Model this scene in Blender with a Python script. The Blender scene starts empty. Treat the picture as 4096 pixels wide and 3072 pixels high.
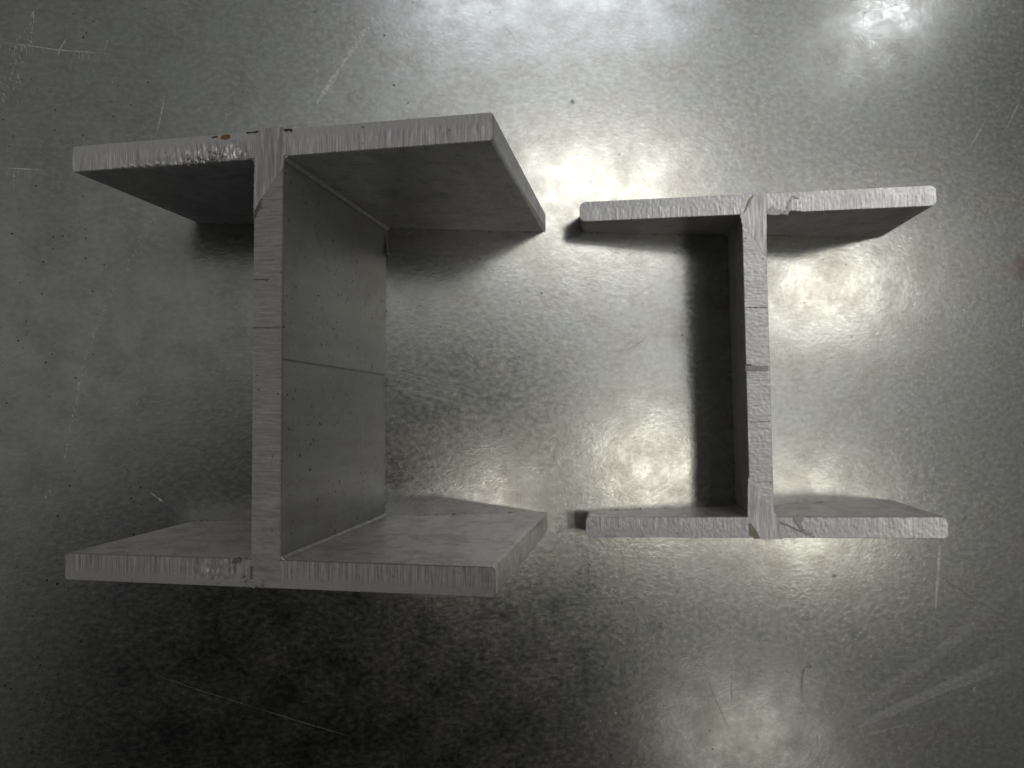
import bpy, math, random
from mathutils import Vector, Euler, Matrix, noise

random.seed(7)
U = 0.34                                   # metres per survey unit (lens height above the sheet)
scene = bpy.context.scene
col = scene.collection

# ------------------------------------------------------------------ camera
F_PX = 2953.09                             # focal length for a 4096 px wide frame
CAM_ROT = Euler((0.053656, -0.13903, 0.0), 'XYZ')
cam_d = bpy.data.cameras.new('camera')
cam = bpy.data.objects.new('camera', cam_d)
col.objects.link(cam)
cam.location = (0, 0, U)
cam.rotation_euler = CAM_ROT
cam_d.sensor_fit = 'HORIZONTAL'
cam_d.sensor_width = 36
cam_d.lens = F_PX / 4096 * 36
cam_d.clip_start = 0.01
cam_d.clip_end = 60
cam_d.dof.use_dof = True
cam_d.dof.focus_distance = 0.262
cam_d.dof.aperture_fstop = 13
scene.camera = cam

# ------------------------------------------------------------------ view
scene.view_settings.view_transform = 'Standard'
scene.view_settings.look = 'None'
scene.view_settings.exposure = 0
scene.view_settings.gamma = 1

# ------------------------------------------------------------------ world: a dim workshop overhead
world = bpy.data.worlds.new('World')
scene.world = world
world.use_nodes = True
wn = world.node_tree
wn.nodes.clear()
WORLD_BASE = 0.165
# (direction, cos outer, cos inner, gain, tint)  - broad dark and light room masses, some added to tune the sheet's reflections
MASSES = [
    ((-.11, -.36, .925), .88, .975, .0, None),         # the dark bulk of the photographer leaning over
    ((.10, -.42, .90), .92, .99, .42, None),
    ((-.50, .04, .87), .80, .98, 1.35, None),
    ((-.46, -.16, .87), .90, .99, 1.3, None),
    ((-.50, -.42, .75), .92, .99, .75, None),
    ((.06, -.07, .995), .960, .993, .10, None),      # phone and hand overhead
    ((.20, .50, .84), .82, .98, 1.6, None),          # pale ceiling beyond
    ((.30, .22, .93), .87, .985, 3.4, None),         # added glow between the lamps, lifts the sheet's midtones
    ((.50, -.10, .86), .90, .99, 2.2, None),
    ((.45, -.50, .80), .88, .99, .6, None),
    ((.95, .1, .25), .2, .9, .5, None),
    ((-.95, .2, .25), .2, .9, .9, None),
]
def wnode(t, **k):
    n = wn.nodes.new(t)
    for a, v in k.items(): setattr(n, a, v)
    return n
wtc = wnode('ShaderNodeTexCoord')
acc = None
for d, c0, c1, g, _ in MASSES:
    dv = Vector(d).normalized()
    dot = wnode('ShaderNodeVectorMath', operation='DOT_PRODUCT')
    wn.links.new(wtc.outputs['Generated'], dot.inputs[0])
    dot.inputs[1].default_value = dv
    mr = wnode('ShaderNodeMapRange', interpolation_type='SMOOTHSTEP')
    wn.links.new(dot.outputs['Value'], mr.inputs['Value'])
    mr.inputs['From Min'].default_value = c0
    mr.inputs['From Max'].default_value = c1
    mr.inputs['To Min'].default_value = 1.0
    mr.inputs['To Max'].default_value = g
    if acc is None: acc = mr.outputs['Result']
    else:
        m = wnode('ShaderNodeMath', operation='MULTIPLY')
        wn.links.new(acc, m.inputs[0]); wn.links.new(mr.outputs['Result'], m.inputs[1])
        acc = m.outputs[0]
m = wnode('ShaderNodeMath', operation='MULTIPLY')
wn.links.new(acc, m.inputs[0]); m.inputs[1].default_value = WORLD_BASE
bg = wnode('ShaderNodeBackground'); bg.inputs['Color'].default_value = (.99, 1.0, .99, 1)
wn.links.new(m.outputs[0], bg.inputs['Strength'])
wo = wnode('ShaderNodeOutputWorld')
wn.links.new(bg.outputs[0], wo.inputs['Surface'])

# ------------------------------------------------------------------ ceiling lamps (2.4 m above the bench), plus one added glint light
LAMPS = [  # name, x, y, sx, sy, radiance, colour
    ('ceiling_lamp_key', 0.72, 0.87, .66, .34, 5.0, (1, .95, .86)),
    ('ceiling_lamp_side', 1.64, 0.54, .42, .22, 7.6, (1, .94, .82)),
    ('ceiling_lamp_near', 0.92, -.17, .30, .24, 6.4, (1, .93, .78)),
    ('ceiling_lamp_edge', 1.55, -.36, .36, .26, 5.6, (1, .94, .80)),
    ('ceiling_lamp_front', 1.28, -1.18, .56, .32, 1.5, (1, .94, .84)),
    ('crescent_glint_light', .325, -.27, .12, .035, 45.0, (1, .94, .82)),  # no fixture: added light that makes the crescent glint on the sheet
    ('ceiling_window', 0.55, 1.78, 1.10, .58, 2.6, (.86, .90, 1)),
    ('ceiling_spot', 1.95, 1.72, .08, .10, 70.0, (.95, .97, 1)),
]
for nm, x, y, sx, sy, L, c in LAMPS:
    ld = bpy.data.lights.new(nm, 'AREA')
    ld.shape = 'RECTANGLE'; ld.size = sx; ld.size_y = sy
    ld.energy = L * math.pi * sx * sy
    ld.color = c
    lo = bpy.data.objects.new(nm, ld); col.objects.link(lo)
    lo.location = (x, y, 2.38)

# ------------------------------------------------------------------ helpers
CAMM = CAM_ROT.to_matrix()
def ray(px, py):
    return CAMM @ Vector(((px - 2048) / F_PX, -(py - 1536) / F_PX, -1))
def on_plate(px, py):
    d = ray(px, py)
    return Vector((0, 0, U)) + d * (U / -d.z)
def mesh_obj(name, verts, faces, mats, parent=None, smooth=False, fmat=None):
    me = bpy.data.meshes.new(name)
    me.from_pydata([tuple(v) for v in verts], [], faces)
    for m_ in mats: me.materials.append(m_)
    if fmat:
        for p_, k in zip(me.polygons, fmat): p_.material_index = k
    if smooth:
        for p_ in me.polygons: p_.use_smooth = True
    me.update()
    o = bpy.data.objects.new(name, me)
    col.objects.link(o)
    if parent: o.parent = parent
    return o

class NT:
    """tiny node-tree writer"""
    def __init__(s, name):
        s.m = bpy.data.materials.new(name); s.m.use_nodes = True
        s.t = s.m.node_tree; s.t.nodes.clear()
        s.out = s.n('ShaderNodeOutputMaterial'); s.b = s.n('ShaderNodeBsdfPrincipled')
        s.t.links.new(s.b.outputs[0], s.out.inputs['Surface'])
        s.tc = s.n('ShaderNodeTexCoord')
    def n(s, t, **k):
        x = s.t.nodes.new(t)
        for a, v in k.items(): setattr(x, a, v)
        return x
    def l(s, a, b): s.t.links.new(a, b)
    def mapped(s, scale, rot=(0, 0, 0), src=None):
        mp = s.n('ShaderNodeMapping'); mp.inputs['Scale'].default_value = scale
        mp.inputs['Rotation'].default_value = rot
        s.l(src or s.tc.outputs['Object'], mp.inputs['Vector']); return mp.outputs[0]
    def noise(s, scale, detail=3, rough=.55, vec=None, dist=0):
        x = s.n('ShaderNodeTexNoise'); x.inputs['Scale'].default_value = scale
        x.inputs['Detail'].default_value = detail; x.inputs['Roughness'].default_value = rough
        x.inputs['Distortion'].default_value = dist
        s.l(vec or s.tc.outputs['Object'], x.inputs['Vector']); return x.outputs['Fac']
    def ramp(s, v, a, b, lo=0., hi=1.):
        x = s.n('ShaderNodeMapRange'); x.inputs['From Min'].default_value = a; x.inputs['From Max'].default_value = b
        x.inputs['To Min'].default_value = lo; x.inputs['To Max'].default_value = hi
        s.l(v, x.inputs['Value']); return x.outputs['Result']
    def math(s, op, a, b=None):
        x = s.n('ShaderNodeMath', operation=op)
        for i, v in enumerate((a, b)):
            if v is None: continue
            if isinstance(v, (int, float)): x.inputs[i].default_value = v
            else: s.l(v, x.inputs[i])
        return x.outputs[0]
    def mix(s, f, a, b):
        x = s.n('ShaderNodeMix', data_type='RGBA')
        for k, v in ((0, f), (6, a), (7, b)):
            if isinstance(v, (int, float)): x.inputs[k].default_value = v
            elif isinstance(v, tuple): x.inputs[k].default_value = v + (1,)
            else: s.l(v, x.inputs[k])
        return x.outputs[2]
    def bump(s, h, dist, strength=1., prev=None):
        x = s.n('ShaderNodeBump'); x.inputs['Distance'].default_value = dist; x.inputs['Strength'].default_value = strength
        s.l(h, x.inputs['Height'])
        if prev: s.l(prev, x.inputs['Normal'])
        return x.outputs[0]
    def blob(s, c, r0, r1):
        """1 inside r0 of point c, 0 beyond r1"""
        x = s.n('ShaderNodeVectorMath', operation='DISTANCE'); s.l(s.tc.outputs['Object'], x.inputs[0]); x.inputs[1].default_value = c
        return s.ramp(x.outputs['Value'], r0, r1, 1, 0)
    def fin(s, colr, rough, metal, normal=None):
        for nm, v in (('Base Color', colr), ('Roughness', rough), ('Metallic', metal)):
            i = s.b.inputs[nm]
            if isinstance(v, tuple): i.default_value = v + (1,)
            elif isinstance(v, (int, float)): i.default_value = v
            else: s.l(v, i)
        if normal: s.l(normal, s.b.inputs['Normal'])
        return s.m

# ------------------------------------------------------------------ materials
def mat_plate():
    t = NT('galvanised_sheet')
    big = t.noise(9, 3, .6)
    mid = t.noise(55, 4, .6)
    fine = t.noise(420, 4, .65, t.mapped((.8, 1.15, 1)))
    c = t.mix(t.ramp(big, .3, .7), (.322, .337, .318), (.388, .396, .380))
    c = t.mix(t.ramp(mid, .42, .66, 0, .75), c, (.245, .232, .205))
    mot = t.noise(170, 4, .65, t.mapped((.8, 1.2, 1)))
    c = t.mix(t.ramp(mot, .40, .70, 0, .30), c, (.255, .257, .25))
    c = t.mix(t.ramp(fine, .42, .66, 0, .36), c, (.50, .50, .495))
    streak = t.noise(30, 4, .6, t.mapped((.35, 4.5, 1)))
    c = t.mix(t.ramp(streak, .55, .8, 0, .22), c, (.26, .25, .23))
    # warm blurred reflection at the right-hand side, painted into the colour
    refl_c = on_plate(4110, 1075)
    c = t.mix(t.math('MULTIPLY', t.blob(refl_c, .001, .011), .75), c, (.20, .12, .08))
    r = t.ramp(mid, .3, .75, .18, .27)
    r = t.math('ADD', r, t.ramp(fine, .3, .7, -.03, .05))
    # rolled orange-peel dimples of the zinc coat
    d1 = t.noise(520, 3, .55, t.mapped((.8, 1.2, 1), (0, 0, .1)), .3)
    d2 = t.noise(780, 3, .6)
    d3 = t.noise(120, 2, .5)
    d4 = t.noise(230, 3, .6, t.mapped((.85, 1.15, 1), (0, 0, .2)), .9)
    crack = t.ramp(t.math('ABSOLUTE', t.math('SUBTRACT', d4, .5)), .0, .10)
    c = t.mix(t.ramp(crack, 0, .6, .10, 0), c, (.20, .20, .19))
    amp = t.ramp(t.noise(14, 2, .5), .35, .65, .45, 1.0)
    crack = t.math('MULTIPLY', crack, t.ramp(t.noise(11, 2, .5), .38, .62, .15, 1.0))
    n = t.bump(t.math('MULTIPLY', d1, amp), .00003)
    n = t.bump(d2, .000006, 1, n)
    n = t.bump(d3, .00003, 1, n)
    n = t.bump(crack, .000007, 1, n)
    nc = t.bump(t.math('MULTIPLY', d1, amp), .00004)
    nc = t.bump(d2, .000018, 1, nc)
    nc = t.bump(crack, .000013, 1, nc)
    cw = t.math('MULTIPLY', t.ramp(t.noise(600, 4, .65, t.mapped((.8, 1.2, 1))), .36, .62, .50, 1.0), t.ramp(t.noise(130, 4, .65), .34, .62, .65, 1.0))
    t.l(t.math('MULTIPLY', cw, .95), t.b.inputs['Coat Weight'])
    t.b.inputs['Coat IOR'].default_value = 1.6
    t.l(t.ramp(mid, .3, .7, .09, .17), t.b.inputs['Coat Roughness'])
    t.l(nc, t.b.inputs['Coat Normal'])
    return t.fin(c, r, 1.0, n)

def mat_cut(name, axis, base, slant=0.0, dens=1.0, smooth_out=True, bmp=.00013):
    """saw-cut end face: fine parallel striations. axis 'T' = lines run along y, 'S' = lines run along x"""
    t = NT(name)
    if axis == 'T': v = t.mapped((2300 * dens, 95, 60), (0, 0, slant)); v2 = t.mapped((1700 * dens, 80, 40), (0, 0, slant))
    else: v = t.mapped((130, 2600 * dens, 60), (0, 0, slant)); v2 = t.mapped((110, 1500 * dens, 40), (0, 0, slant))
    a = t.noise(1, 3, .6, v, .5); b = t.noise(1, 3, .6, v2, .6)
    blot = t.noise(90, 4, .6)
    grit = t.noise(1800, 2, .5)
    h = t.math('ADD', t.math('MULTIPLY', a, .6), t.math('MULTIPLY', b, .6))
    if smooth_out:
        sep = t.n('ShaderNodeSeparateXYZ'); t.l(t.tc.outputs['Object'], sep.inputs[0])
        ay = t.math('ABSOLUTE', sep.outputs['Y'])
        fade = t.ramp(ay, .0725, .0708, .12, 1)
        h = t.math('MULTIPLY', t.math('SUBTRACT', h, .6), fade)
    else: h = t.math('SUBTRACT', h, .6)
    c = t.mix(t.ramp(h, -.13 if axis == 'T' else -.24, .15 if axis == 'T' else .22), tuple(x * .64 for x in base), tuple(min(1, x * 1.34) for x in base))
    c = t.mix(t.ramp(blot, .45, .75, 0, .35), c, tuple(x * .72 for x in base))
    pit = t.noise(420, 2, .5)
    c = t.mix(t.ramp(pit, .70, .76, 0, .65), c, (.09, .08, .075))
    n = t.bump(h, bmp)
    n = t.bump(grit, .000015, 1, n)
    return t.fin(c, t.ramp(blot, .3, .7, .36, .50), .68, n)

def mat_mill(name, base, streak_rot=0.0, metal=.55, rough=.48, spots=1.0, warm=0.0, lines=None, dashes=0.4, smudge=.55):
    """rolled mill surface on the beam's sides: greasy streaks, specks"""
    t = NT(name)
    s1 = t.noise(1, 5, .65, t.mapped((90, 90, 9)))
    s2 = t.noise(150, 5, .75)
    c = t.mix(t.ramp(s1, .35, .7), base, tuple(x * .78 for x in base))
    c = t.mix(t.ramp(s2, .52, .64, 0, smudge), c, tuple(x * .45 for x in base))
    s3 = t.noise(48, 6, .78, None, .8)
    c = t.mix(t.ramp(s3, .50, .60, 0, smudge), c, tuple(x * .5 for x in base))
    c = t.mix(t.ramp(t.noise(26, 3, .6), .5, .75, 0, .10 + warm), c, (base[0] * 1.15, base[1] * .93, base[2] * .88))
    sp = t.noise(560, 1.5, .5)
    c = t.mix(t.ramp(sp, .745 - .03 * spots, .775 - .03 * spots, 0, .9), c, (.02, .018, .016))
    dash = t.noise(1, 3, .6, t.mapped((170, 170, 900)))
    c = t.mix(t.ramp(dash, .66, .76, 0, .6 * dashes), c, (.06, .05, .05))
    n = t.bump(t.noise(700, 3, .5), .00005)
    n = t.bump(s1, .0001, .6, n)
    if lines:
        sep = t.n('ShaderNodeSeparateXYZ'); t.l(t.tc.outputs['Object'], sep.inputs[0])
        for y0, k, w in lines:          # shallow draw lines running up the web
            yy = t.math('SUBTRACT', sep.outputs['Y'], y0)
            yy = t.math('ABSOLUTE', t.math('SUBTRACT', yy, t.math('MULTIPLY', sep.outputs['Z'], k)))
            c = t.mix(t.ramp(yy, 0, w, .9, 0), c, tuple(x * .22 for x in base))
    return t.fin(c, rough, metal, n)

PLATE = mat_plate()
CUT_BIG = mat_cut('saw_cut_steel_half_lit', 'T', (.60, .585, .59), .04)  # cut-face base colours carry the light's falloff: brightest right, darkest lower left
CUT_BIG_LOW = mat_cut('saw_cut_steel_shaded', 'T', (.40, .385, .385), .0)
CUT_SMALL = mat_cut('saw_cut_steel_lit', 'T', (.85, .84, .85), .05)
CUT_WEB_BIG = mat_cut('saw_cut_web_shaded', 'S', (.38, .365, .365), .03, 1.0, False, .00008)
CUT_WEB_SMALL = mat_cut('saw_cut_web_lit', 'S', (.82, .81, .83), .03, 1.0, False, .00008)
WELD_A = mat_cut('ground_weld_steep', 'T', (.50, .485, .48), -.42, .55, False)
WELD_B = mat_cut('ground_weld_smooth', 'S', (.37, .355, .355), .9, .25, False)
WELD_C = mat_cut('ground_weld_small', 'T', (.80, .79, .785), .55, .55, False)
MILL = mat_mill('mill_flange_dark', (.56, .565, .58), 0, .75, .34)
MILL_LOW = mat_mill('mill_flange_pinkish_lit', (.66, .63, .625), 0, .5, .42, warm=.12, dashes=1, smudge=.7)  # lower flanges: base colour lightened for the light they catch
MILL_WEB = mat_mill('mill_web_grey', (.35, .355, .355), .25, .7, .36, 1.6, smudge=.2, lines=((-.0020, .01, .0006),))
MILL_SMALL = mat_mill('mill_small_grey', (.40, .39, .375), 0, .4, .5)
def plain(name, c, rough=.6, metal=.3, sc=500):
    t = NT(name)
    return t.fin(t.mix(t.ramp(t.noise(sc, 4, .6), .3, .7), tuple(x * .6 for x in c), c), rough, metal, t.bump(t.noise(900, 3), .0001))
SEAM = plain('weld_seam_grey', (.36, .355, .345), .45, .6)
TORN = plain('torn_steel', (.50, .48, .46), .42, .7, 900)
GROOVE = plain('dark_groove', (.20, .185, .175), .5, .5)
RUST = plain('orange_rust', (.22, .115, .055), .85, 0)
RUST_D = plain('dark_rust', (.07, .035, .03), .85, 0)

# ------------------------------------------------------------------ the sheet
def sheet():
    x0, x1, y0, y1, th = -1.6, 2.0, -1.4, 1.6, .003
    v = [(x, y, z) for z in (-th, 0) for x, y in ((x0, y0), (x1, y0), (x1, y1), (x0, y1))]
    f = [(3, 2, 1, 0), (4, 5, 6, 7), (0, 1, 5, 4), (1, 2, 6, 5), (2, 3, 7, 6), (3, 0, 4, 7)]
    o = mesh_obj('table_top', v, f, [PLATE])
    o['kind'] = 'structure'
    return o
SHEET = sheet()

# ------------------------------------------------------------------ beams
BEAMS = [
    dict(x=-.0447, y=.0708, yaw=.0030, lx=.0209, ly=-.3192, W=.4420, D=.4414, tf=.0271, tw=.0306, wo=-.0022, tc=.2821, tx=.0057, ty=-.0071),
    dict(x=.4723, y=.0786, yaw=.0143, lx=.0206, ly=-.2616, W=.4478, D=.4430, tf=.0269, tw=.0301, wo=.0003, tc=.1115, tx=-.0079, ty=-.0022),
]
def fnz(a, b, c, s): return noise.noise(Vector((a * s, b * s, c * s)))

class Beam:
    def __init__(s, q, name, label, cat):
        s.q = q
        s.R = Euler((q['lx'], q['ly'], q['yaw']), 'XYZ').to_matrix()
        s.e = bpy.data.objects.new(name, None); col.objects.link(s.e)
        s.e.empty_display_size = .02
        s.e.matrix_world = Matrix.Translation((q['x'] * U, q['y'] * U, 0)) @ s.R.to_4x4()
        s.e['label'] = label; s.e['category'] = cat
    def z0(s, S, T): return -(s.R[2][0] * S + s.R[2][1] * T) / s.R[2][2] + .0001
    def z1(s, S, T): return s.q['tc'] * U + s.q['tx'] * S + s.q['ty'] * T
    def st(s, px, py):
        """frame point of the photograph -> (S,T) on this beam's end face"""
        o = Vector((0, 0, U)) - Vector((s.q['x'] * U, s.q['y'] * U, 0)); d = ray(px, py)
        o = s.R.transposed() @ o; d = s.R.transposed() @ d
        # o.z + k d.z = tc + tx (o.x+k d.x) + ty (...)
        k = (s.q['tc'] * U + s.q['tx'] * o.x + s.q['ty'] * o.y - o.z) / (d.z - s.q['tx'] * d.x - s.q['ty'] * d.y)
        return o.x + k * d.x, o.y + k * d.y
    def bar(s, name, a0, a1, b0, b1, longaxis, mats, rad=.0012, na=420, nb=16, lo_edge=None, hi_edge=None, zoff=None, sides=None):
        """a bar of section a0..a1 (long) x b0..b1 (thick) swept from the table to the saw cut.
        lo_edge/hi_edge(a) -> intrusion of that long edge at the cut; zoff(a, bfrac) -> relief of the cut"""
        la = a1 - a0
        A = [a0 + la * (i / na) for i in range(na + 1)]
        r = rad
        A = sorted(set([a0 + r * (1 - math.cos(k * math.pi / 16)) for k in range(8)] + [a1 - r * (1 - math.cos(k * math.pi / 16)) for k in range(8)] + [x for x in A if a0 + r < x < a1 - r]))
        def drop(a):
            d = min(a - a0, a1 - a)
            return 0 if d >= r else r - math.sqrt(max(0, r * r - (r - d) ** 2))
        levels = [(0, 0), (.0015, 0), (.25, 0), (.6, 0), (.85, 0), ('t', .006), ('t', .0025), ('t', .0012), ('t', .0005), ('t', .0)]
        n, m_ = len(A), nb + 1
        verts, idx = [], {}
        def P(a, f, lev):
            k, off = levels[lev]
            d = drop(a)
            lo, hi = b0 + d, b1 - d
            top = 1.0 if k == 't' else 0.0
            w = 0.0
            if k == 't': w = max(0, 1 - off / .004) ** 1.2
            if lo_edge: lo += w * lo_edge(a)
            if hi_edge: hi -= w * hi_edge(a)
            if lev == len(levels) - 1: lo += .00022; hi -= .00022
            b = lo + (hi - lo) * f
            aa = a
            if lev == len(levels) - 1: aa = min(max(a, a0 + .00022), a1 - .00022)
            S, T = (aa, b) if longaxis == 'S' else (b, aa)
            zb, zt = s.z0(S, T), s.z1(S, T)
            if k == 't':
                z = zt - off
                if lev >= len(levels) - 2:
                    z += .00010 * fnz(S, T, 3, 900) * (1 if lev == len(levels) - 1 else .6)
                    if zoff: z += zoff(a, f)
            else: z = zb + (zt - zb - .01) * k
            if lev == 1: z = zb + .0015
            return (S, T, z)
        def vid(i, j, l):
            key = (i, j, l)
            if key not in idx:
                idx[key] = len(verts); verts.append(P(A[i], j / nb, l))
            return idx[key]
        faces, fm = [], []
        flip = longaxis != 'S'
        def quad(a, b, c, d, k):
            faces.append((a, b, c, d) if not flip else (d, c, b, a)); fm.append(k)
        L = len(levels) - 1
        for i in range(n - 1):
            for j in range(nb):
                quad(vid(i, j, L), vid(i + 1, j, L), vid(i + 1, j + 1, L), vid(i, j + 1, L), 0)
            quad(vid(i, 0, 0), vid(i, nb, 0), vid(i + 1, nb, 0), vid(i + 1, 0, 0), 1)
            for l in range(L):
                k = 0 if l == L - 1 else 1
                quad(vid(i, 0, l), vid(i + 1, 0, l), vid(i + 1, 0, l + 1), vid(i, 0, l + 1), k)
                quad(vid(i + 1, nb, l), vid(i, nb, l), vid(i, nb, l + 1), vid(i + 1, nb, l + 1), k)
        for l in range(L):
            k = 0 if l == L - 1 else 1
            # short ends: bottom levels share only corner verts, so use full columns
            for j in range(nb):
                quad(vid(0, j + 1, l), vid(0, j, l), vid(0, j, l + 1), vid(0, j + 1, l + 1), k)
                quad(vid(n - 1, j, l), vid(n - 1, j + 1, l), vid(n - 1, j + 1, l + 1), vid(n - 1, j, l + 1), k)
        o = mesh_obj(name, verts, faces, mats, s.e, True, fm)
        try:
            o.data.set_sharp_from_angle(angle=math.radians(50))
        except Exception: pass
        return o
    def patch(s, name, pts, mat, lift=.0003, parent=None, jag=.0, depth=.0006, st=False):
        """a thin raised scab with a ragged outline lying on the end face"""
        P = [p if st else s.st(*p) for p in pts]
        out = []
        for i in range(len(P)):
            a, b = Vector(P[i]), Vector(P[(i + 1) % len(P)])
            k = max(1, int((b - a).length / .0006))
            nrm = Vector((-(b - a).y, (b - a).x)).normalized()
            for j in range(k):
                p = a.lerp(b, j / k)
                p += nrm * (jag * fnz(p.x, p.y, 1, 1500) * 1.6 if j else 0)
                out.append(p)
        n = len(out)
        v = [(p.x, p.y, s.z1(p.x, p.y) + lift) for p in out] + [(p.x, p.y, s.z1(p.x, p.y) - depth) for p in out]
        f = [tuple(range(n))] + [(i, i + n, (i + 1) % n + n, (i + 1) % n) for i in range(n)]
        ar = sum(out[i].x * out[(i + 1) % n].y - out[(i + 1) % n].x * out[i].y for i in range(n))
        if ar < 0: f = [tuple(reversed(g)) for g in f]
        return mesh_obj(name, v, f, [mat], parent or s.e)
    def seam(s, sx, sy, r, mat, parent, amp=.12):
        """weld run in the web-flange corner; sx,sy = side of web / which flange"""
        q = s.q
        cx = (q['wo'] + sx * q['tw'] / 2) * U; cy = sy * (q['D'] / 2 - q['tf']) * U
        v, f = [], []
        N = 90
        for i in range(N + 1):
            w = i / N
            rr = r * (1 + amp * fnz(w, sx, sy, 31) + amp * .6 * fnz(w, sx, sy, 90))
            prof = [(-.0002, -.0002), (rr, -.0002), (rr * .55, rr * .28), (rr * .28, rr * .55), (-.0002, rr)]
            for a, b in prof:
                S, T = cx + sx * a, cy - sy * b
                zb, zt = s.z0(S, T), s.z1(S, T) - .0001
                v.append((S, T, zb + (zt - zb) * w))
        for i in range(N):
            for j in range(5):
                k = (j + 1) % 5
                f.append((i * 5 + j, i * 5 + k, (i + 1) * 5 + k, (i + 1) * 5 + j))
        f.append((4, 3, 2, 1, 0)); f.append(tuple(N * 5 + j for j in range(5)))
        if sx * sy > 0: f = [tuple(reversed(g)) for g in f]
        return mesh_obj('weld_seam', v, f, [mat], parent, True)

def sstep(x, a, b):
    t = min(1, max(0, (x - a) / (b - a))); return t * t * (3 - 2 * t)

def build_big():
    q = BEAMS[0]
    b = Beam(q, 'steel_beam_offcut', 'taller H-section steel offcut on the left, ragged torn edge on its upper flange', 'beam offcut')
    W, D, tf, tw, wo = [q[k] * U for k in ('W', 'D', 'tf', 'tw', 'wo')]
    sx = [b.st(x, 640)[0] for x in (455, 585, 720, 900, 1010)]
    def lo_edge(a):                     # chips along the inner edge of the upper flange (left half)
        e = .00012 * (fnz(a, 0, 0, 1400) + .4)
        chip = max(0, fnz(a, 5, 2, 420) + .12) * .0016 + max(0, fnz(a, 2, 9, 1300)) * .0004
        e += chip * sstep(a, sx[0], sx[0] + .003) * (1 - sstep(a, sx[4] - .002, sx[4]))
        return max(0, e)
    def zrel(a, f):
        w = sstep(a, sx[2] - .008, sx[2] + .006) * (1 - sstep(a, sx[4] - .004, sx[4])) * (1 - sstep(f, .50, .85))
        w2 = sstep(a, sx[0], sx[1]) * (1 - sstep(a, sx[4] - .004, sx[4])) * (1 - sstep(f, .05, .3))
        g = fnz(a, f * .006, 4, 620) + .7 * fnz(a, f * .004, 8, 1500)
        return -.0005 * w * (1 + 1.1 * g) - .0005 * w2 * (1 + g)
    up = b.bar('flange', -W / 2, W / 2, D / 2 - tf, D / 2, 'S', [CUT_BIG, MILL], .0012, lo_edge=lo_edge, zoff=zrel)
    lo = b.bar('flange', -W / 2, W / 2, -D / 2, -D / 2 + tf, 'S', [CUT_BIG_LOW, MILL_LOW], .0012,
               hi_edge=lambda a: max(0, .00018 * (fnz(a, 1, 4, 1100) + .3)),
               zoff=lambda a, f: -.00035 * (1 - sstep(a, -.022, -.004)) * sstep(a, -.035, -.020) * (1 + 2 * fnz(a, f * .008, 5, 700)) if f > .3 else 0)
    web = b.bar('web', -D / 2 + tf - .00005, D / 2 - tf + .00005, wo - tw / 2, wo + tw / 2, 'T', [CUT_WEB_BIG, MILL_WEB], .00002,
                lo_edge=lambda a: max(0, .00012 * (fnz(a, 1, 4, 900) + .3)))
    up['label'] = 'upper flange with chipped inner edge'
    lo['label'] = 'lower flange with smooth pinkish inner face'
    for sgx in (-1, 1):
        for sgy in (-1, 1):
            b.seam(sgx, sgy, .0018, SEAM, web)
    w1 = b.patch('ground_weld', [(1022, 522), (1075, 512), (1130, 508), (1136, 600), (1131, 672), (1100, 715), (1060, 775), (1036, 810), (1014, 872), (1016, 760), (1018, 640)], WELD_A, .00010, web, .00025)
    w2 = b.patch('ground_weld', [(1120, 1998), (1100, 2030), (1068, 2080), (1040, 2125), (1012, 2160), (1006, 2230), (1004, 2300), (1008, 2338), (1060, 2341), (1118, 2343), (1124, 2290), (1121, 2225)], WELD_B, .00010, web, .00025)
    # torn metal beside the upper weld
    for k in range(26):
        px = random.uniform(735, 1000); py = 682 - (px - 735) * .16 - random.uniform(20, 60) * (1 if px < 880 else .9)
        a, r = random.uniform(.9, 2.1), random.uniform(4, 10)
        ca, sa = math.cos(a), math.sin(a)
        pts = [(px + r * ca * u - .34 * r * sa * v_, py + r * sa * u + .34 * r * ca * v_) for u, v_ in ((-1, 0), (-.3, .9), (.6, .7), (1, 0), (.4, -.8), (-.5, -.8))]
        b.patch('torn_scale', pts, TORN, random.uniform(.0001, .0005), up, .0002)
    # cracks and pitting
    b.patch('saw_nick', [(1004, 2265), (1011, 2268), (1010, 2315), (1005, 2318)], GROOVE, .0005, web, .0001)
    b.patch('saw_nick', [(1018, 848), (1048, 795), (1044, 820), (1024, 862), (1014, 880)], GROOVE, .0005, web, .0002)
    b.patch('saw_nick', [(1017, 1117), (1075, 1115), (1075, 1118), (1017, 1121)], GROOVE, .0002, web, .0001)
    b.patch('saw_nick', [(1012, 1309), (1122, 1306), (1122, 1309), (1012, 1312)], GROOVE, .0002, web, .0001)

    b.patch('torn_scale', [(935, 2235), (958, 2232), (968, 2244), (952, 2252), (938, 2262), (930, 2250)], GROOVE, .0003, lo, .0004)
    for k in range(34):
        px = random.uniform(965, 1060); py = random.uniform(2305, 2350); r = random.uniform(2, 6)
        b.patch('torn_scale', [(px - r, py), (px, py - r * .7), (px + r, py + 1), (px, py + r * .8)], TORN if k % 2 else GROOVE, random.uniform(.0001, .0004), lo, .0002)
    for k in range(22):
        u = random.random(); px = 840 + 150 * u; py = 2318 - 85 * u + random.uniform(-5, 5); r = random.uniform(3, 8)
        b.patch('torn_scale', [(px - r, py + 3), (px, py - r * .5), (px + r, py - 3), (px, py + r * .5)], TORN, random.uniform(.0001, .0004), lo, .0002)
    b.patch('rust_spot', [(884, 555), (890, 543), (905, 538), (922, 541), (920, 552), (902, 558)], RUST, .0003, up, .0003)
    b.patch('rust_spot', [(1134, 518), (1150, 516), (1168, 516), (1168, 529), (1156, 522), (1142, 527)], RUST_D, .0003, up, .0004)
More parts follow.
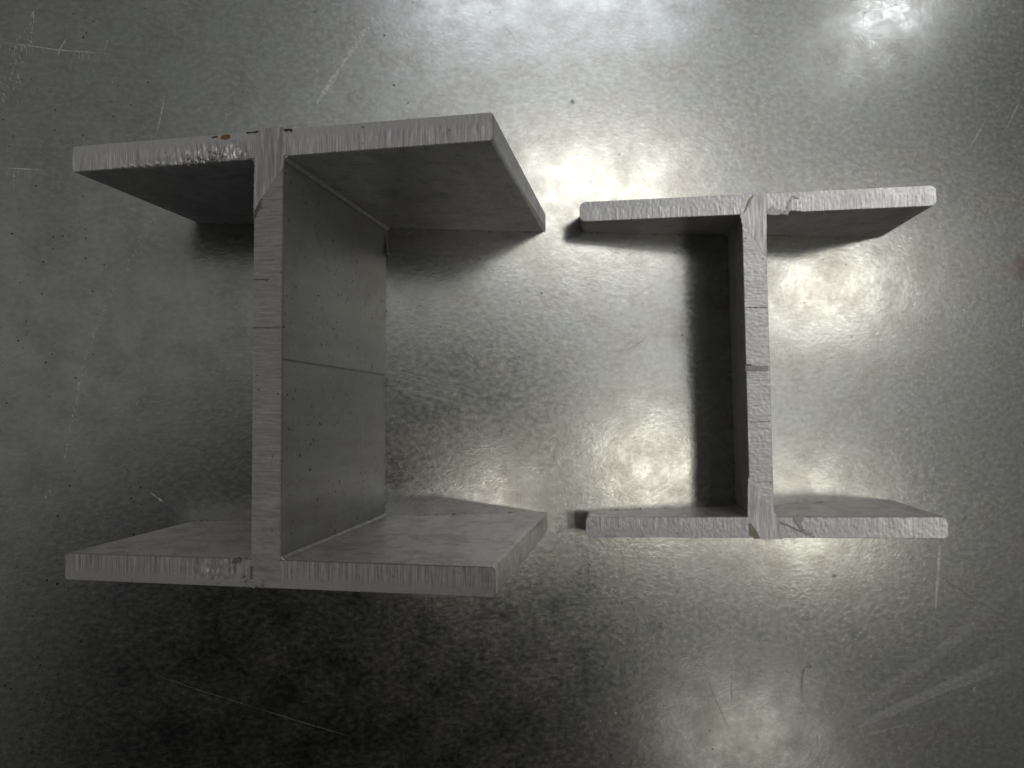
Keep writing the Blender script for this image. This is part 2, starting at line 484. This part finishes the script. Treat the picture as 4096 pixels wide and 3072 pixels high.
    b.patch('rust_spot', [(845, 548), (872, 545), (870, 549), (850, 552)], RUST_D, .0003, up, .0002)
    b.patch('rust_spot', [(985, 531), (1035, 525), (1034, 529), (990, 535)], RUST_D, .0003, up, .0002)
    # thin curled burr hanging at the foot of the web
    pts = [on_plate(1543, 938), on_plate(1549, 975), on_plate(1554, 1015), on_plate(1551, 1024), on_plate(1544, 1018)]
    inv = b.e.matrix_world.inverted()
    v, f = [], []
    for p in pts:
        for dz in (.0003, .0016):
            for o_ in (-.00025, .00025):
                v.append(inv @ Vector((p.x + o_, p.y, dz)))
    for i in range(len(pts) - 1):
        a, c = i * 4, i * 4 + 4
        f += [(a, a + 1, c + 1, c), (a + 2, c + 2, c + 3, a + 3), (a, c, c + 2, a + 2), (a + 1, a + 3, c + 3, c + 1)]
    f += [(0, 2, 3, 1), (16, 17, 19, 18)]
    mesh_obj('burr', v, f, [SEAM], web)
    return b

def build_small():
    q = BEAMS[1]
    b = Beam(q, 'steel_beam_offcut', 'shorter H-section steel offcut on the right, low at its left end', 'beam offcut')
    W, D, tf, tw, wo = [q[k] * U for k in ('W', 'D', 'tf', 'tw', 'wo')]
    gx = b.st(3160, 840)[0]
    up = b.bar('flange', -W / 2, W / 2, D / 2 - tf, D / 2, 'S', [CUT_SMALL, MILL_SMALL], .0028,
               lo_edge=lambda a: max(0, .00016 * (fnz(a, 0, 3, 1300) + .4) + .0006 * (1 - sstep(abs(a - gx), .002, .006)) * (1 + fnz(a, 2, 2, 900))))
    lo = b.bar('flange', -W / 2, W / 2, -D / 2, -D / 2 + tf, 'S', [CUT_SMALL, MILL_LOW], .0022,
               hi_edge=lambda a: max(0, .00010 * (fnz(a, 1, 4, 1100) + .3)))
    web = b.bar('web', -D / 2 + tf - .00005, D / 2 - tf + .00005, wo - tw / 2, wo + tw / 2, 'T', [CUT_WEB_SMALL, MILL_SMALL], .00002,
                hi_edge=lambda a: max(0, .00016 * (fnz(a, 1, 4, 1500) + .5)))
    up['label'] = 'upper flange with a gouge right of the weld'
    lo['label'] = 'lower flange with a dark gouge right of the weld'
    for sgx in (-1, 1):
        for sgy in (-1, 1): b.seam(sgx, sgy, .0018, SEAM, web)
    b.patch('ground_weld', [(3017, 770), (3062, 767), (3066, 850), (3066, 940), (3065, 1029), (3030, 975), (2995, 925), (2968, 892), (2962, 862), (2985, 822)], WELD_C, .00010, web, .0002)
    b.patch('ground_weld', [(2993, 1910), (3030, 1955), (3060, 1998), (3096, 2045), (3122, 2095), (3142, 2153), (3095, 2158), (3046, 2158), (3010, 2100), (2991, 2066), (2992, 1990)], WELD_C, .00010, web, .0002)
    b.patch('saw_nick', [(2982, 1461), (3030, 1463), (3073, 1463), (3074, 1482), (3030, 1484), (2982, 1483)], plain('grooved_steel', (.50, .485, .48), .45, .7, 1400), .0004, web, .0003)
    b.patch('saw_nick', [(2979, 1456), (3000, 1456), (3010, 1462), (2981, 1462)], GROOVE, .0005, web, .0002)
    b.patch('saw_nick', [(2986, 1228), (3068, 1229), (3068, 1231), (2986, 1231)], GROOVE, .0002, web, .0001)
    b.patch('saw_nick', [(3000, 1688), (3080, 1684), (3080, 1687), (3000, 1691)], GROOVE, .0002, web, .0001)
    # gouges
    gm = plain('gouged_steel', (.62, .60, .59), .45, .7, 1200)
    b.patch('gouge', [(3132, 858), (3144, 838), (3155, 800), (3166, 784), (3172, 787), (3160, 815), (3158, 845), (3150, 862)], gm, .0004, up, .0004)
    b.patch('gouge', [(3168, 784), (3185, 782), (3198, 788), (3194, 795), (3178, 793)], gm, .0004, up, .0003)
    b.patch('gouge', [(3066, 842), (3090, 820), (3100, 835), (3125, 838), (3140, 855), (3100, 861), (3070, 858)], gm, .0003, up, .0004)
    b.patch('gouge', [(3172, 2072), (3186, 2058), (3202, 2056), (3212, 2072), (3202, 2098), (3222, 2124), (3246, 2128), (3250, 2138), (3228, 2140), (3200, 2118), (3186, 2096)], gm, .0004, lo, .0004)
    b.patch('gouge', [(3118, 2086), (3160, 2102), (3200, 2122), (3262, 2148), (3258, 2150), (3190, 2124), (3150, 2104), (3118, 2094)], TORN, .0003, lo, .0002)
    b.patch('rust_spot', [(2996, 2092), (3006, 2096), (3030, 2130), (3040, 2156), (3020, 2156), (2998, 2140)], plain('tan_stain', (.44, .37, .30), .6, .4), .00025, lo, .0003)
    b.patch('rust_spot', [(2975, 850), (2992, 800), (3012, 778), (3014, 784), (2990, 830), (2972, 862)], plain('tan_stain', (.52, .43, .34), .5, .5), .0003, up, .0002)
    return b
BIG = build_big()
SMALL = build_small()

# ------------------------------------------------------------------ marks on the sheet
def mark_mat(name, c, rough, metal, alpha, sc=700):
    t = NT(name)
    tr = t.n('ShaderNodeBsdfTransparent'); mx = t.n('ShaderNodeMixShader')
    t.l(t.ramp(t.noise(sc, 3, .6), .35, .62, alpha * .25, alpha), mx.inputs[0])
    t.l(tr.outputs[0], mx.inputs[1]); t.l(t.b.outputs[0], mx.inputs[2]); t.l(mx.outputs[0], t.out.inputs['Surface'])
    return t.fin(c, rough, metal, t.bump(t.noise(900, 2), .0002))
M_PALE = mark_mat('pale_scratch', (1, .96, .88), .6, 0, .75)
M_FAINT = mark_mat('faint_scratch', (.75, .75, .73), .5, .1, .26)
M_BRIGHT = mark_mat('nick_painted_glint', (1, 1, .98), .5, 0, 1.0)  # sparkle of the nicks put into the colour as white
M_DARK = mark_mat('dark_scratch', (.13, .125, .12), .5, .5, .5)
M_BLACK = plain('black_grit', (.012, .011, .010), .8, 0)
M_SMEAR = mark_mat('dark_smear', (.16, .15, .13), .6, .2, .6)
ZC = [0.00006]
def ribbon(acc, pts, w, taper=True):
    if acc is globals().get('bright'): w = max(4.5, w * 1.9)
    if acc is globals().get('dark'): w *= .65
    """thin raised strip through frame points lying on the sheet; w in frame px"""
    P = [on_plate(*p) for p in pts]
    wm = w / F_PX * U / 2
    Q = []
    for i in range(len(P) - 1):
        k = max(1, int((P[i + 1] - P[i]).length / .004))
        Q += [P[i].lerp(P[i + 1], j / k) for j in range(k)]
    Q.append(P[-1])
    v, f = acc
    n0 = len(v); n = len(Q)
    z = ZC[0]; ZC[0] += .0000007
    for i, p in enumerate(Q):
        d = (Q[min(i + 1, n - 1)] - Q[max(i - 1, 0)]).normalized(); nn = Vector((-d.y, d.x, 0))
        s_ = wm * (1 + .5 * fnz(p.x, p.y, n0, 300))
        if taper: s_ *= min(1, .15 + 4 * min(i, n - 1 - i) / n)
        v.append(p - nn * s_ + Vector((0, 0, z))); v.append(p + nn * s_ + Vector((0, 0, z)))
    for i in range(n - 1):
        a = n0 + 2 * i; f.append((a, a + 2, a + 3, a + 1))
def speck(acc, px, py, r, asp=1., n=7):
    c = on_plate(px, py); rm = r / F_PX * U
    v, f = acc; n0 = len(v); a0 = random.uniform(0, 6)
    v.append(c + Vector((0, 0, .00025)))
    for k in range(n):
        a = a0 + 2 * math.pi * k / n; rr = rm * random.uniform(.6, 1.2)
        v.append(c + Vector((rr * math.cos(a) * asp, rr * math.sin(a), .00001)))
    for k in range(n): f.append((n0, n0 + 1 + k, n0 + 1 + (k + 1) % n))
def emit(name, acc, mat, label):
    o = mesh_obj(name, acc[0], acc[1], [mat], SHEET); o['label'] = label
    if len(acc[1]) > 400: o['kind'] = 'stuff'
    return o

pale = ([], [])
ribbon(pale, [(1510, 62), (1480, 100), (1440, 155), (1400, 215), (1362, 272)], 17)
ribbon(pale, [(1362, 272), (1330, 320), (1298, 365), (1268, 415)], 22)
ribbon(pale, [(3830, 2160), (3760, 2180), (3756, 2235), (3752, 2290), (3745, 2370), (3742, 2440)][1:], 9)
ribbon(pale, [(3758, 2180), (3752, 2290)], 14)
for y, x0, x1 in ((1056, 3772, 3828), (1073, 3778, 3824), (1098, 3774, 3822), (1107, 3772, 3824), (1117, 3780, 3822), (1133, 3760, 3822), (1143, 3782, 3820)):
    ribbon(pale, [(x0, y - 1), (x1, y + 2)], 6)
for x0, y0, x1, y1, w in ((655, 2180 - 1410 + 0, 652, 800, 7),):
    ribbon(pale, [(x0, y0), (x1, y1)], w)
for k in range(14):                                      # square stamped smudges, left
    x = random.choice((30, 60, 78, 120, 212, 240)) + random.uniform(-4, 4)
    y = random.uniform(680, 745)
    ribbon(pale, [(x, y), (x - 3, y + random.uniform(8, 22))], 5)
ribbon(pale, [(20, 672), (100, 676), (170, 680)], 4)
ribbon(pale, [(0, 170), (110, 182), (230, 200), (430, 215)], 2.5)
for k in range(16):
    x = random.uniform(0, 440); ribbon(pale, [(x, 172 + x * .1 + random.uniform(0, 8)), (x + random.uniform(-3, 3), 195 + x * .09 + random.uniform(0, 14))], 5)
ribbon(pale, [(430, 160), (418, 205)], 7)
ribbon(pale, [(270, 150), (240, 195), (232, 225)], 4)
ribbon(pale, [(660, 380), (640, 480), (625, 545)], 2.5)
ribbon(pale, [(3880, 590), (3925, 510), (3945, 470)], 5)
ribbon(pale, [(4022, 520), (4075, 410)], 4)
ribbon(pale, [(2450, 1410), (2520, 1395), (2570, 1365), (2582, 1348)], 6)
ribbon(pale, [(604, 1972), (640, 1998), (655, 2008)], 5)
for k in range(10): ribbon(pale, [(3725 + k * 8, 625 + random.uniform(0, 25)), (3725 + k * 8 + 3, 650 + random.uniform(0, 15))], 4)
emit('pale_scratches', pale, M_PALE, 'pale rubbed scratches on the grey sheet')

faint = ([], [])
for k in range(9):                                        # broad raking bundles, lower right
    o = k * 13
    ribbon(faint, [(3250, 2890 + o * .35), (3500, 2770 + o * .45), (3750, 2590 + o * .5), (4096, 2270 + o * .7)], random.uniform(2, 4))
for k in range(13):
    o = k * 12
    ribbon(faint, [(3240 + o, 2960 + o * .25 - k * 3), (3500, 2890 - o * .25), (3800, 2760 - o * .3), (4096, 2660 - o * .5)], random.uniform(2, 4.5))
ribbon(faint, [(3200, 3010), (3420, 2950), (3600, 2905), (3740, 2890)], 9)
ribbon(faint, [(3470, 3072), (3620, 3000), (3700, 2970)], 4)
ribbon(faint, [(3000, 2855), (3060, 2820), (3120, 2795)], 5)
ribbon(faint, [(610, 2695), (790, 2758), (1020, 2830)], 1.4)
ribbon(faint, [(1020, 2830), (1220, 2892), (1400, 2945)], 1.8)
for k in range(22):                                       # stroked patch beside the web
    x = 1545 + random.uniform(0, 60); y = 1455 + random.uniform(0, 100)
    ln = random.uniform(120, 420); ribbon(faint, [(x, y), (x + ln, y + ln * .24)], random.uniform(2, 5))
for k in range(15):
    x = random.uniform(2550, 2800); y = random.uniform(1960, 2040)
    ribbon(faint, [(x, y), (x + 60, y - 38)], 3)
for k in range(24):
    x = random.uniform(3100, 3650); y = 2880 - (x - 3250) * .55 + random.uniform(-20, 30)
    ribbon(faint, [(x, y), (x + 22, y - 12)], 6)
emit('faint_scratches', faint, M_FAINT, 'faint raking scratches across the sheet')

bright = ([], [])
path = [(655, 802), (600, 900), (560, 980), (500, 1080), (470, 1130), (420, 1240), (380, 1330), (345, 1430), (320, 1530), (300, 1640), (280, 1730), (250, 1900), (195, 1980), (150, 2030)]
for i in range(len(path) - 1):
    (xa, ya), (xb, yb) = path[i], path[i + 1]
    n = int(math.hypot(xb - xa, yb - ya) / 11)
    for k in range(n):
        u = random.random()
        if random.random() < (.25 if i < 10 else .6): continue
        x = xa + (xb - xa) * u + random.uniform(-5, 5); y = ya + (yb - ya) * u
        L = random.choice((5, 7, 9, 14, 22)) if i < 9 else random.choice((4, 6, 9))
        ribbon(bright, [(x - L * .15, y - L * .55), (x + L * .2, y + L * .5)], random.uniform(2, 4.5), True)
for k in range(110):
    u = random.betavariate(1.6, 1.4)
    x = 165 - 150 * u ** .8 + random.uniform(-16, 16) * (1 + 2.2 * u); y = 10 + 430 * u + random.uniform(-10, 10)
    L = random.choice((5, 7, 10, 14)); ribbon(bright, [(x - L * .1, y - L * .5), (x + L * .12, y + L * .5)], random.uniform(1.5, 3))
ribbon(bright, [(132, 48), (137, 78)], 5)
for x, y in ((997, 222), (835, 432), (906, 457), (620, 890), (588, 945), (560, 950), (3855, 2135), (2545, 2440), (1428, 300), (1595, 390), (640, 925), (650, 960), (452, 330)):
    ribbon(bright, [(x - 3, y - 6), (x + 2, y + 6)], 4)
for k in range(26):
    ribbon(bright, [(x := random.uniform(500, 680), y := random.uniform(860, 1700)), (x + 3, y + 7)], 2)
ribbon(bright, [(3890, 2745), (3900, 2770)][::-1], 4); ribbon(bright, [(3905, 2738), (3885, 2772)], 4)
ribbon(bright, [(4092, 1250), (4088, 1310)], 7)
emit('nicks_painted_glint', bright, M_BRIGHT, 'nicks strung along the left side of the sheet, glint painted white')

dark = ([], [])
ribbon(dark, [(3655, 2230), (3750, 2300), (3900, 2400), (4030, 2470), (4096, 2520)], 4)
ribbon(dark, [(1830, 1420), (1850, 1412), (1885, 1425), (1905, 1455), (1930, 1500)], 6)
ribbon(dark, [(1770, 1700), (1810, 1620), (1855, 1530)], 5)
ribbon(dark, [(3210, 2790), (3206, 2740), (3210, 2690), (3222, 2668), (3245, 2668)], 7)
ribbon(dark, [(3225, 2662), (3240, 2662), (3250, 2674)], 12)
ribbon(dark, [(2825, 2705), (2850, 2770), (2890, 2860), (2920, 2920)], 4)
ribbon(dark, [(2865, 2715), (2890, 2775)], 4)
ribbon(dark, [(2925, 2710), (2927, 2820)], 5)
ribbon(dark, [(3270, 2930), (3268, 3000)], 5)
ribbon(dark, [(3045, 2860), (3040, 2920)], 4)
ribbon(dark, [(1748, 2850), (1755, 2910), (1750, 2980)], 7)
ribbon(dark, [(2012, 102), (2040, 130), (2066, 165)], 4)
ribbon(dark, [(2350, 2180), (2356, 2330), (2358, 2440)], 5)
for (x, y, r) in ((2288, 408, 11), (3335, 2303, 12), (310, 2686, 12), (2700, 1010, 5), (2730, 1340, 7), (3405, 1345, 6), (1575, 340, 6), (1632, 411, 7), (1680, 284, 5), (1960, 50, 5), (1738, 1672, 5), (2490, 2410, 5)):
    speck(dark, x, y, r)
emit('dark_scratches', dark, M_DARK, 'dark hairline scratches and spots on the sheet')

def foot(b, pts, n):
    """dark flecks along the line where a beam stands on the sheet"""
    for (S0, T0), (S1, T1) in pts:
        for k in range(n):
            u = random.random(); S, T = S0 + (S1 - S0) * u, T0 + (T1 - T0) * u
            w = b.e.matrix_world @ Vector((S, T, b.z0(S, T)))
            rm = random.uniform(.0002, .0005); v, f = flecks
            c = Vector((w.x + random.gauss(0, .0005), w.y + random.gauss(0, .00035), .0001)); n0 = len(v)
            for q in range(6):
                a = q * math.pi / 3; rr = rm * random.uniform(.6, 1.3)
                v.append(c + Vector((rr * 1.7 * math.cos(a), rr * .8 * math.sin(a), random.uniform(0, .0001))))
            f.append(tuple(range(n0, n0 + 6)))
flecks = ([], [])
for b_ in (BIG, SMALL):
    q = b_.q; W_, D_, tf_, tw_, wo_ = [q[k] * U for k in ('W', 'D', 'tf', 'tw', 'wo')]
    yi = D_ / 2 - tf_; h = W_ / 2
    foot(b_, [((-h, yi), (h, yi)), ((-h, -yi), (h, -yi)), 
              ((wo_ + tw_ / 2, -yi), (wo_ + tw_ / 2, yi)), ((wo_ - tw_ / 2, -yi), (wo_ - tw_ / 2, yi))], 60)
emit('contact_flecks', flecks, mark_mat('contact_flecks', (.10, .09, .08), .7, .2, .75), 'dark flecks where the offcuts stand')

grit = ([], [])
def dust(n, x0, y0, x1, y1, r0, r1):
    for k in range(n):
        speck(grit, random.uniform(x0, x1), random.uniform(y0, y1), r0 + (r1 - r0) * random.random() ** 3, random.uniform(.8, 1.4))
dust(110, 0, 0, 620, 820, 1.0, 3.6)
dust(60, 0, 760, 420, 1500, 1.2, 4)
dust(40, 0, 1500, 700, 2200, 1.2, 4)
dust(60, 0, 2250, 480, 3072, 1.2, 4.5)
for k in range(70):
    speck(grit, random.gauss(200, 110), random.gauss(2880, 100), 1.2 + 4 * random.random() ** 2, 1)
dust(25, 400, 2400, 1300, 3072, 2, 6)
dust(60, 1560, 950, 2300, 2050, 1.2, 3.6)
dust(70, 1200, 0, 4096, 740, 1.2, 3.8)
dust(60, 2300, 2200, 4096, 3072, 1.2, 3.5)
dust(25, 3100, 1000, 4096, 2050, 1.2, 3.5)
for x, y, r in ((228, 2336, 6), (188, 2320, 5), (418, 2395, 5), (325, 2564, 7), (192, 2460, 4), (127, 3008, 7), (473, 3054, 6), (820, 3052, 7), (787, 2790, 6), (573, 2783, 6), (510, 2888, 5), (333, 148, 5), (722, 2885, 4)):
    speck(grit, x, y, r)
o = emit('dirt_specks', grit, M_BLACK, 'fine black grit scattered over the sheet'); o['kind'] = 'stuff'
